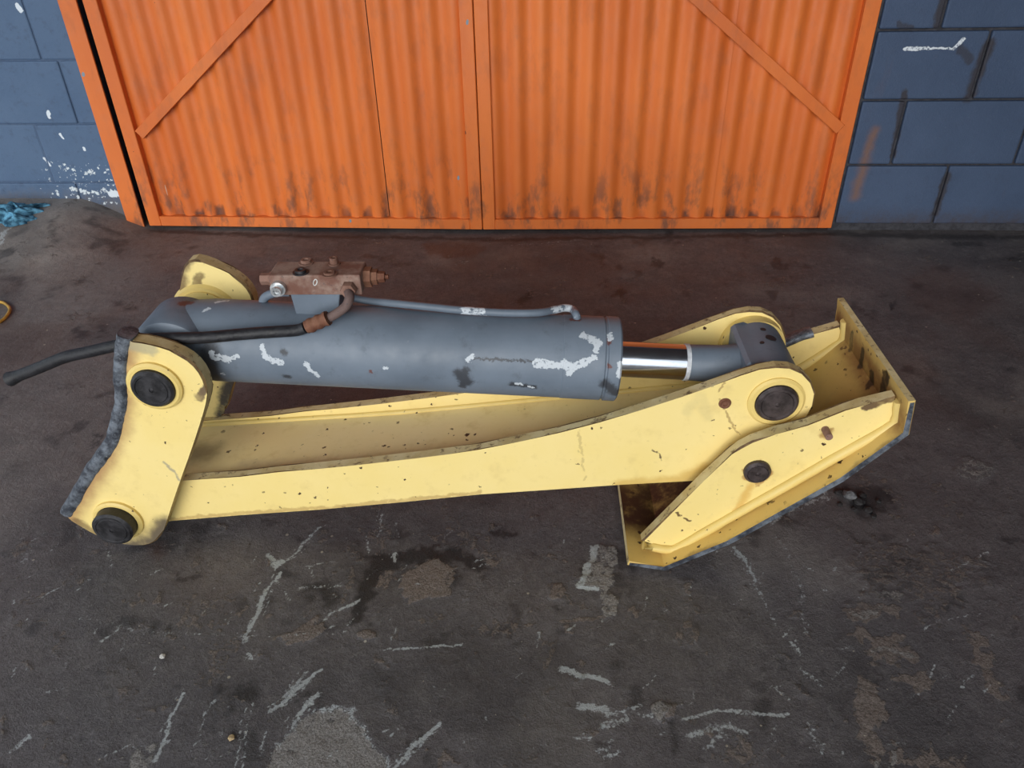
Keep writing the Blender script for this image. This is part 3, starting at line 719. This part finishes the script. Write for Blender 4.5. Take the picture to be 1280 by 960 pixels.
# rounded end about the lower-left pin
ap += [(bl[0]+.055*math.cos(t), max(.004, bl[1]+.055*math.sin(t))) for t in [math.radians(a) for a in (-75, -110, -150, 170, 130, 95)]]
M_arm = mat_yellow('yellow_arm_paint', extra=[
    (seg3([(775, 606), (850, 600), (880, 585)], YA0, .022), (.55, .33, .06), .1, .9, .6),
    (seg3([(905, 478), (899, 492), (907, 515), (915, 528), (925, 544)], YA0, .0035), (.34, .22, .08), .2, .6, .7),
    (seg3([(722, 540), (728, 575), (730, 600)], YA0, .004), (.45, .33, .13), .2, .6, .5),
    (seg3([(815, 562), (823, 568), (829, 575)], YA0, .004), (.10, .06, .03), .2, .5, .9),
    (seg3([(860, 515), (875, 495), (885, 520)], YA0, .016), (.50, .41, .19), .1, .8, .25),
    (seg3([(215, 649), (300, 642), (420, 634), (600, 616)], YA0, .008), (.40, .25, .08), .1, .7, .6)], chips=.8)
for y0, y1, nm in ((YA0, YA1, 'near'), (.092, .112, 'far')):
    bm = bmesh.new(); prism(bm, ap, y0, y1, .003, (0, 1), 2)
    o = fin('arm_side_plate', bm, [M_arm, M_rim, M_edge], root)
    if nm == 'near': armn = o
    else: armf = o
# web between the plates
M_web = mat_yellow('dusty_web_paint', (.80, .66, .36), extra=[
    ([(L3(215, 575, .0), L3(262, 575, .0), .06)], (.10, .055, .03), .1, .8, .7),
    ([(L3(300, 575, -.05), L3(480, 560, -.05), .035)], (.36, .27, .18), .1, .8, .5)], chips=1.0, dirt=.5)
wa, wb = LP(500, 515.7, .092), LP(258, 531, .092); wc = LP(775, 490, .092)
sl = (wa[1]-wb[1])/(wa[0]-wb[0]); sl2 = (wc[1]-wa[1])/(wc[0]-wa[0])
wpts = [(bl[0]+.06, wb[1]+sl*(bl[0]+.06-wb[0])), wb, wa, wc, (B2[0]-.02, wc[1]+sl2*(B2[0]-.02-wc[0]))]
th_ = .014; wprof = wpts+[(x, z-th_) for x, z in wpts[::-1]]
bm = bmesh.new(); prism(bm, wprof, -.0745, .0925, 0, (0, 0)); web = fin('arm_web', bm, M_web, root)
for s in (-.073, .091):
    bm = bmesh.new(); tube(bm, [(x, s, z+.001) for x, z in wpts], .006, 8, 5, lump=.08); fin('weld_bead', bm, M_dirtweld, web, smooth=60)
# lug collars, rod pin, locking bolt
rp = LP(971, 504, YA0-.006)
ringboss('pin_boss', rp, YA0-.006, YA0+.004, .036, .0465, M_dirtweld, armn)
pinhead('pivot_pin', rp, YA0-.012, .118, .0345, M_pinr, armn)
for ys, ye in ((YA1-.002, YA1+.010), (.070, .094)):
    bm = bmesh.new(); lathe(bm, (rp[0], ys, rp[1]), (0, 1, 0), [(0, .036), (0, .058), (ye-ys, .058), (ye-ys, .036)], 40, cap=False)
    fin('pin_spacer', bm, M_dirtweld, armn if ys < 0 else armf, smooth=35)
lb = LP(906.5, 505, YA0-.002); pinhead('locking_bolt', lb, YA0-.004, YA1, .0105, M_rust2, armn)

# ---- shoe: pan with upturned ends, two gussets
sp = LPs([(787, 696), (845, 706), (1131, 546), (1139, 494)], YS0)
low = min(z for x, z in sp)
sp = [(x, z-low+.0155) for x, z in sp]
top = [sp[0]]+rounded(sp, 1, False)[1:-1]+[sp[-1]]
def offset(pl, d):
    out = []
    for i in range(len(pl)):
        a = np.array(pl[max(i-1, 0)]); b = np.array(pl[min(i+1, len(pl)-1)]); t = (b-a)/np.linalg.norm(b-a); out.append(tuple(np.array(pl[i])+d*np.array([t[1], -t[0]])))
    return out
bot = offset(top, .0105)
mnz = min(z for x, z in bot)
bot = [(x, z-mnz+.0005) for x, z in bot]; top = [(x, z-mnz+.0005) for x, z in top]
xt = lambda k, f, yl: (sp[k][0]*(1-f)+sp[k+1][0]*f, yl, sp[k][1]*(1-f)+sp[k+1][1]*f)
M_shoe = mat_yellow('yellow_shoe_paint_shaded', (.66, .46, .15), extra=[  # ochre base darkened for dirt and for the shade on the shoe
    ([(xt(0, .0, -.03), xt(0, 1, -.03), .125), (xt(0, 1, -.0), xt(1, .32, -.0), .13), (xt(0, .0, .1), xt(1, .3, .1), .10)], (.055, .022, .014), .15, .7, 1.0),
    ([(xt(2, .3, -.15), xt(2, .3, .14), .05)], (.20, .09, .03), .05, .8, .9),
    ([(xt(2, .55, .075), xt(2, .2, .075), .011), (xt(2, .5, .02), xt(2, .1, .02), .011), (xt(2, .3, -.03), xt(2, 0, -.04), .014), (xt(2, .7, -.085), xt(2, .2, -.08), .016)], (.03, .018, .012), .15, .5, .95),
    ([(xt(1, .0, YS0), xt(1, 1, YS0), .012)], (.13, .08, .04), .1, .9, .55)], chips=1.3, dirt=.8)
bm = bmesh.new(); prism(bm, top+bot[::-1], YS0, YS1, .002, (0, 1)); 
shoe = fin('shoe_plate', bm, [M_cut, M_shoe, M_rim], root)
# rim material of the two lip ends
for pl in shoe.data.polygons:
    if pl.area > .002 and abs(pl.normal.y) < .3:
        c = pl.center
        if (Vector((c.x, 0, c.z))-Vector((bot[0][0]/2+top[0][0]/2, 0, bot[0][1]/2+top[0][1]/2))).length < .006 or (Vector((c.x, 0, c.z))-Vector((bot[-1][0]/2+top[-1][0]/2, 0, bot[-1][1]/2+top[-1][1]/2))).length < .006: pl.material_index = 2
GUS = [(802, 677), (838, 688), (1000, 602), (1108, 540), (1119, 529), (1120, 496), (1080, 507), (1058, 513), (1010, 532), (970, 543), (940, 552), (925, 560), (915, 568), (880, 601)]
gp = LPs(GUS, YG0); gp = [gp[0]]+[(x, z-.003) for x, z in (sp[1], ((sp[1][0]+sp[2][0])/2, (sp[1][1]+sp[2][1])/2))]+[(sp[2][0]*.97+sp[1][0]*.03, sp[2][1]*.97+sp[1][1]*.03), (sp[2][0]*.96+sp[3][0]*.04+.001, sp[2][1]*.9+sp[3][1]*.1)]+gp[5:]
M_gus = mat_yellow('yellow_gusset_paint', extra=[
    (seg3([(938, 608), (930, 625), (922, 638)], YG0, .012), (.60, .32, .05), .1, .9, .6),
    (seg3([(930, 588), (950, 575), (964, 592), (948, 606), (930, 596)], YG0, .006), (.35, .14, .03), .1, .7, .7),
    (seg3([(848, 640), (853, 647), (864, 650)], YG0, .004), (.10, .05, .02), .2, .5, .9),
    (seg3([(1082, 508), (1120, 496)], YG0, .010), (.07, .03, .02), .1, .5, .9),
    (seg3([(1030, 545), (1036, 541)], YG0, .010), (.40, .2, .05), .1, .6, .7)], chips=.7)
M_rim2 = mat_rusty('burnt_gusset_edge', (.10, .06, .05), (.30, .20, .12), (.04, .025, .025))
gfar = [(x, z-.020*sstep(0, 1, k)) for (x, z), k in zip(gp, (0, 0, 0, 0, 0, .8, .9, 1, 1, 1, 1, 1, 1, 1))]     # cut down lower
for pr_, y0, y1 in ((gp, YG0, YG1), (gfar, .118, .140)):
    bm = bmesh.new(); prism(bm, pr_, y0, y1, .003, (0, 1), 2); o = fin('gusset', bm, [M_gus, M_rim, M_edge], shoe)
mixp = lambda a, b, f: (a[0]*(1-f)+b[0]*f, a[1]*(1-f)+b[1]*f+.003)
gb = [mixp(sp[0], sp[1], .35), mixp(sp[0], sp[1], .9), mixp(sp[1], sp[2], .04)]+[mixp(sp[1], sp[2], f) for f in (.2, .4, .6, .8, .96)]+[mixp(sp[2], sp[3], .08), mixp(sp[2], sp[3], .55)]
for yy in (YG0-.002, .116):
    bm = bmesh.new(); tube(bm, [(x-.001, yy, z) for x, z in gb], .0085, 8, 3, lump=.08); fin('weld_bead', bm, M_dirtweld, shoe, smooth=60)
ft = [gfar[k] for k in (9, 8, 7, 6)]
o = slag('burnt_edge', [(x, z-.001) for x, z in ft], .115, .143, .014, shoe, M_cut); tag(o, 'blue-grey burnt gusset edge')
hp = LP(947, 591, YG0-.006); pinhead('hinge_pin', hp, YG0-.010, .15, .0225, M_pinr, shoe)
bo = LP(1036, 541, YG0-.01); bm = bmesh.new(); lathe(bm, (bo[0]-.003, YG0-.022, bo[1]), (0, 1, 0), [(0, .0), (0, .006), (.026, .0062)], 14); fin('stud', bm, M_rust, shoe, smooth=40)

# ---- cylinder
D1 = [on_barrel(x, y) for x, y in ((262, 445), (262, 470))]
def cseg(lst): return [(tuple(on_barrel(*a)), tuple(on_barrel(*b)), wd) for a, b, wd in lst]
chips = cseg([((272, 447), (284, 449), .010), ((284, 449), (297, 446), .006), ((265, 441), (267, 447), .007), ((328, 432), (331, 444), .006), ((331, 444), (340, 451), .008), ((340, 451), (352, 453), .009), ((383, 456), (388, 462), .007), ((388, 462), (398, 470), .006),
              ((728, 419), (738, 424), .008), ((738, 424), (748, 430), .010), ((748, 430), (745, 438), .008), ((585, 450), (590, 446), .007), ((671, 454), (682, 455), .012), ((682, 455), (700, 456), .010), ((704, 455), (715, 459), .012), ((715, 459), (730, 453), .010), ((730, 453), (743, 447), .007), ((715, 459), (711, 467), .007),
              ((762, 418), (764, 424), .007), ((776, 456), (775, 468), .010), ((480, 460), (483, 460), .005), ((645, 479), (652, 481), .005), ((661, 483), (666, 484), .004), ((256, 388), (260, 386), .006), ((270, 378), (284, 376), .005), ((278, 467), (281, 468), .003)])
darks = cseg([((262, 440), (266, 474), .030), ((573, 467), (585, 478), .014), ((582, 464), (578, 482), .012), ((640, 480), (668, 484), .008), ((592, 448), (672, 452), .004), ((354, 440), (356, 441), .008), ((356, 470), (360, 471), .008), ((385, 385), (430, 386), .020), ((757, 480), (770, 490), .016)])  # first streak puts the shading at the barrel's base end into the paint
rusts = cseg([((763, 425), (762, 428), .007), ((761, 457), (762, 458), .006), ((228, 377), (236, 376), .012), ((463, 464), (464, 465), .004), ((350, 372), (470, 378), .006), ((716, 400), (722, 400), .008)])
M_grey = mat_grey(chips, darks, rusts); M_grey2 = mat_grey()
bm = bmesh.new()
rr = R_B
lathe(bm, A3, AX, [(-.004, .030), (-.004, .066), (.055, rr), (.655, rr), (.6555, rr+.0008), (.7235, rr+.0008), (.7255, rr-.0015), (.7285, rr-.0015), (.7300, rr+.0015), (.7490, rr+.0015), (.7520, rr-.002), (.7520, .036), (.748, .034)], 72, cap=True)
barrel = fin('cylinder_barrel', bm, M_grey, root, smooth=35)
bm = bmesh.new(); lathe(bm, (A3[0], -.066, A3[2]), (0, 1, 0), [(0, .036), (0, .060), (.003, .066), (.010, .069), (.091, .069), (.094, .067), (.094, .036)], 64, cap=False)
fin('base_eye', bm, M_grey, barrel, smooth=40)
bm = bmesh.new(); lathe(bm, A3, AX, [(.745, .031), (.872, .031)], 48); fin('piston_rod', bm, M_chrome, root, smooth=40)
bm = bmesh.new(); lathe(bm, A3, AX, [(.868, .0310), (.868, .0325), (.875, .0325), (.875, .031)], 48, cap=False); rend = fin('scraper_ring', bm, mat_plain('bare_scuffed_metal', (.55, .57, .60), .5), root, smooth=40)
bm = bmesh.new(); lathe(bm, A3, AX, [(.874, .0315), (.93, .033), (.955, .036), (.975, .036)], 48); rod_end = fin('rod_end', bm, M_grey2, root, smooth=40)
er = .050
ep = [(B2[0]-.044, B2[1]-.045), (B2[0]-.046, B2[1]+.040), (B2[0]-.040, B2[1]+.046)]+[(B2[0]+er*math.cos(t), B2[1]+er*math.sin(t)) for t in np.linspace(math.radians(118), math.radians(-110), 22)]
bm = bmesh.new(); prism(bm, ep, -.063, .070, .004, (0, 0)); eye = fin('rod_eye', bm, M_grey2, rod_end, smooth=30)
bm = bmesh.new()
for t, y, r in ((78, .012, .0095), (86, .040, .005), (100, -.004, .004)):
    d = Vector((math.cos(math.radians(t)), 0, math.sin(math.radians(t)))); c = Vector((B2[0], y, B2[1]))+d*(er-.0025)
    lathe(bm, c, d, [(0, r), (.0032, r), (.0032, 0)], 14, cap=False)
fin('grease_hole', bm, M_pin, rod_end)
for sx in (.648, .670):
    pass

# oil line along the barrel
tp = [on_barrel(x, y, R_B+.008) for x, y in ((447, 372), (462, 376), (500, 380), (540, 384), (580, 388), (630, 391), (670, 391), (690, 388), (706, 385), (716, 387), (720, 393), (722, 402))]
tp[-1] = on_barrel(722, 400, R_B-.004)
tp[0] = on_barrel(436, 371, R_B+.010)
bm = bmesh.new(); tube(bm, tp, .0068, 12, 6); fin('oil_line', bm, mat_grey([(tuple(tp[k]), tuple(tp[k]*.5+tp[k+1]*.5), .012) for k in (4, 7, 8)]+[(tuple(tp[9]), tuple(tp[10]), .008)]), barrel, smooth=60)
st = [np.array(L3(328, 380, .02)), np.array(L3(332, 371, .02)), np.array(L3(345, 366, .02)), np.array(L3(362, 365, .02))]
bm = bmesh.new(); tube(bm, st, .0075, 12, 6); fin('oil_line', bm, M_grey2, barrel, smooth=60)

# valve block on its saddle
VU0, VU1, VY0, VY1, VZ0, VZ1 = -.4435, -.2925, -.017, .037, .4755, .5120
M_valve = mat_rusty('rusty_valve_body', (.17, .080, .058), (.30, .21, .17), (.085, .075, .078))
bm = bmesh.new(); box(bm, (VU0, VY0, VZ0), (VU1, VY1, VZ1), .0025, seg=2); valve = fin('valve_block', bm, M_valve, root)
valve.data.materials[0] = M_valve
bm = bmesh.new()
sprof = [(-.408, .430), (-.340, .430), (-.330, .477), (-.412, .477)]
prism(bm, sprof, -.0175, .030, .001, (0, 0)); fin('saddle', bm, M_grey2, valve)
def plug(name, c, ax_, prof_, mat, n=6):
    bm = bmesh.new(); lathe(bm, c, ax_, prof_, n); return fin(name, bm, mat, valve, smooth=30 if n > 8 else None)
def onz(x, y, z): d = ray(x, y); return loc(CAM+d*((z-CAM_H)/d[2]))
for (x, y), r, m_, h in (((376, 341), .0105, M_pin, .006), ((383, 329), .010, M_rust, .007), ((412, 343), .0105, M_rust, .005), ((418, 330), .008, M_rust, .012)):
    c = onz(x, y, VZ1)
    plug('plug', (c[0], c[1], VZ1), (0, 0, 1), [(0, r*1.25), (.002, r*1.25), (.002, r*.9), (h, r*.85), (h, r*.45), (h-.002, r*.4), (h-.002, 0)], m_, 24)
zc = (VZ0+VZ1)/2
plug('end_plug', (VU1, .014, zc), (1, 0, 0), [(0, .017), (.012, .017), (.012, .013), (.022, .013), (.022, .010), (.034, .009), (.034, .004), (.040, .004)], M_rust2)
plug('end_plug', (VU0, .014, zc-.003), (-1, 0, 0), [(0, .012), (.010, .012), (.010, .010), (.024, .010)], M_rust)
c = L3(347, 362, -.026); plug('chrome_fitting', (c[0], -.036, c[2]), (0, 1, 0), [(.004, .0), (.004, .0045), (0, .0055), (0, .0085), (.010, .009), (.010, .0125), (.020, .0125)], mat_plain('bright_zinc', (.55, .57, .58), .3, .8, .2), 20)
bm = bmesh.new(); cm = L3(394, 353, VY0-.0006)
tube(bm, [(cm[0]+.0030*math.cos(t)+.0018*math.sin(t), cm[1], cm[2]+.0055*math.sin(t)) for t in np.linspace(0, 2*math.pi, 15)], .0008, 6, 0); fin('chalk_mark', bm, mat_plain('white_chalk', (.6, .6, .58), .9), valve)
# elbow, ferrule and hose
hf = np.array(L3(436, 362, -.022))
plug('hose_union', (hf[0], hf[1]-.008, hf[2]), (0, 1, 0), [(0, .0125), (.006, .014), (.012, .014)], M_rust)
elb = [np.array([hf[0], -.026, hf[2]]), np.array(L3(437, 371, -.036)), np.array(L3(433, 382, -.042)), np.array(L3(422, 391, -.046)), np.array(L3(410, 398, -.050))]
bm = bmesh.new(); tube(bm, elb, .0078, 12, 6); fin('elbow_tube', bm, mat_rusty('brown_tube', (.09, .055, .05), (.15, .10, .09)), valve, smooth=60)
fer = [np.array(L3(411, 397, -.050)), np.array(L3(397, 403, -.053)), np.array(L3(383, 409, -.056))]
bm = bmesh.new(); tube(bm, fer, lambda t: .0118+.0010*math.sin(t*18), 14, 8); ferr = fin('hose_ferrule', bm, M_rust2, valve, smooth=60)
hs = [fer[-1]]+[np.array(L3(x, y, yl)) for x, y, yl in ((370, 413, -.058), (340, 415, -.064), (300, 418, -.070), (255, 422, -.079), (215, 423, -.084), (185, 424, -.084), (150, 431, -.084), (110, 440, -.084), (80, 447, -.084), (48, 460, -.084), (12, 474, -.084))]
bm = bmesh.new(); tube(bm, hs, lambda t: .0098+(.0030*sstep(.97, 1.0, t)), 14, 6); hose = fin('hydraulic_hose', bm, M_hose, root, smooth=60)
tag(hose, 'black rubber hose')

# ================================================================== SMALL THINGS ON THE FLOOR
def floor_z(x, y):
    i = int(np.argmin(np.abs(gx-x))); j = int(np.argmin(np.abs(gy-y))); return float(Z[j, i])
# blue rag
rc = on_floor(8, 284, .05); bm = bmesh.new(); n = 44
g = {}
for i in range(n+1):
    for j in range(n+1):
        a, b = (i/n-.5)*2, (j/n-.5)*2; r = math.hypot(a, b)
        x = rc[0]+a*.125; y = rc[1]+b*.062
        fold = abs(math.sin(a*7+math.sin(b*4)*1.5+b*3))*.6+abs(math.sin(b*6-a*4))*.4
        edge = max(0, 1-max(abs(a), abs(b))**3)
        g[i, j] = bm.verts.new((x+.014*math.sin(b*9), y+.016*math.sin(a*8), floor_z(x, y)+.003+edge*(.006+.026*fold)))
for i in range(n):
    for j in range(n): bm.faces.new((g[i, j], g[i+1, j], g[i+1, j+1], g[i, j+1]))
rag = fin('cloth_rag', bm, mat_plain('blue_cloth', (.05, .16, .27), .9, 0, .6, 40, .5, .1, (.15, .38, .55)), smooth=80)
tag(rag, 'crumpled blue cloth rag on the floor by the blue wall', 'rag')
# yellow strapping loop
bm = bmesh.new(); P = [on_floor(x, y, .004) for x, y in ((-14, 380), (-4, 377), (4, 378), (10, 382), (12, 387), (9, 393), (3, 399), (-6, 404), (-16, 402), (-20, 390), (-14, 380))]
tube(bm, [(p[0], p[1], floor_z(p[0], p[1])+.0045) for p in P], .0045, 8, 5)
tag(fin('plastic_strap', bm, mat_plain('yellow_plastic', (.50, .30, .05), .5), smooth=60), 'looped piece of yellow plastic strap lying on the floor', 'strap')
# grit clods beside the shoe
def clod(px, py, s, mat, label, name='concrete_clod', cat='rubble', group=None, flat=.6):
    c = on_floor(px, py); bm = bmesh.new(); bmesh.ops.create_icosphere(bm, subdivisions=2, radius=s)
    for v in bm.verts: v.co = Vector((v.co.x*random.uniform(.8, 1.2), v.co.y*random.uniform(.8, 1.2), v.co.z*flat*random.uniform(.8, 1.2)))
    zmin = min(v.co.z for v in bm.verts)
    o = fin(name, bm, mat); o.location = (c[0], c[1], floor_z(c[0], c[1])-zmin-.0015); o.rotation_euler.z = random.uniform(0, 6)
    return tag(o, label, cat, group)
M_clod = mat_plain('oily_grit', (.022, .020, .021), .6, 0, .4, 120, .8); M_clod2 = mat_plain('grey_grit', (.10, .10, .105), .6, 0, .3, 120, .8)
clod(1061, 622, .013, M_clod2, 'small grey concrete clod under the raised side of the shoe', flat=.7)
for x, y, s in ((1048, 616, .009), (1074, 628, .011), (1085, 638, .009), (1078, 620, .008), (1098, 626, .006), (1068, 636, .006), (1050, 630, .005), (1092, 645, .006)):
    clod(x, y, s, M_clod, 'small black oily grit clod under the raised side of the shoe', 'grit_clod', 'rubble', 'black grit clods beside the shoe')
clod(97, 626, .006, mat_plain('orange_chip', (.35, .10, .03), .7), 'small orange-brown paint chip on the floor beside the bracket', 'paint_chip', 'debris', flat=.35)
clod(203, 820, .005, mat_plain('white_chip', (.55, .53, .50), .7), 'small white stone chip on the dark floor', 'stone_chip', 'debris', flat=.5)
clod(289, 922, .005, mat_plain('tan_chip', (.45, .33, .18), .7), 'small tan stone chip on the oil stain', 'stone_chip', 'debris', flat=.6)
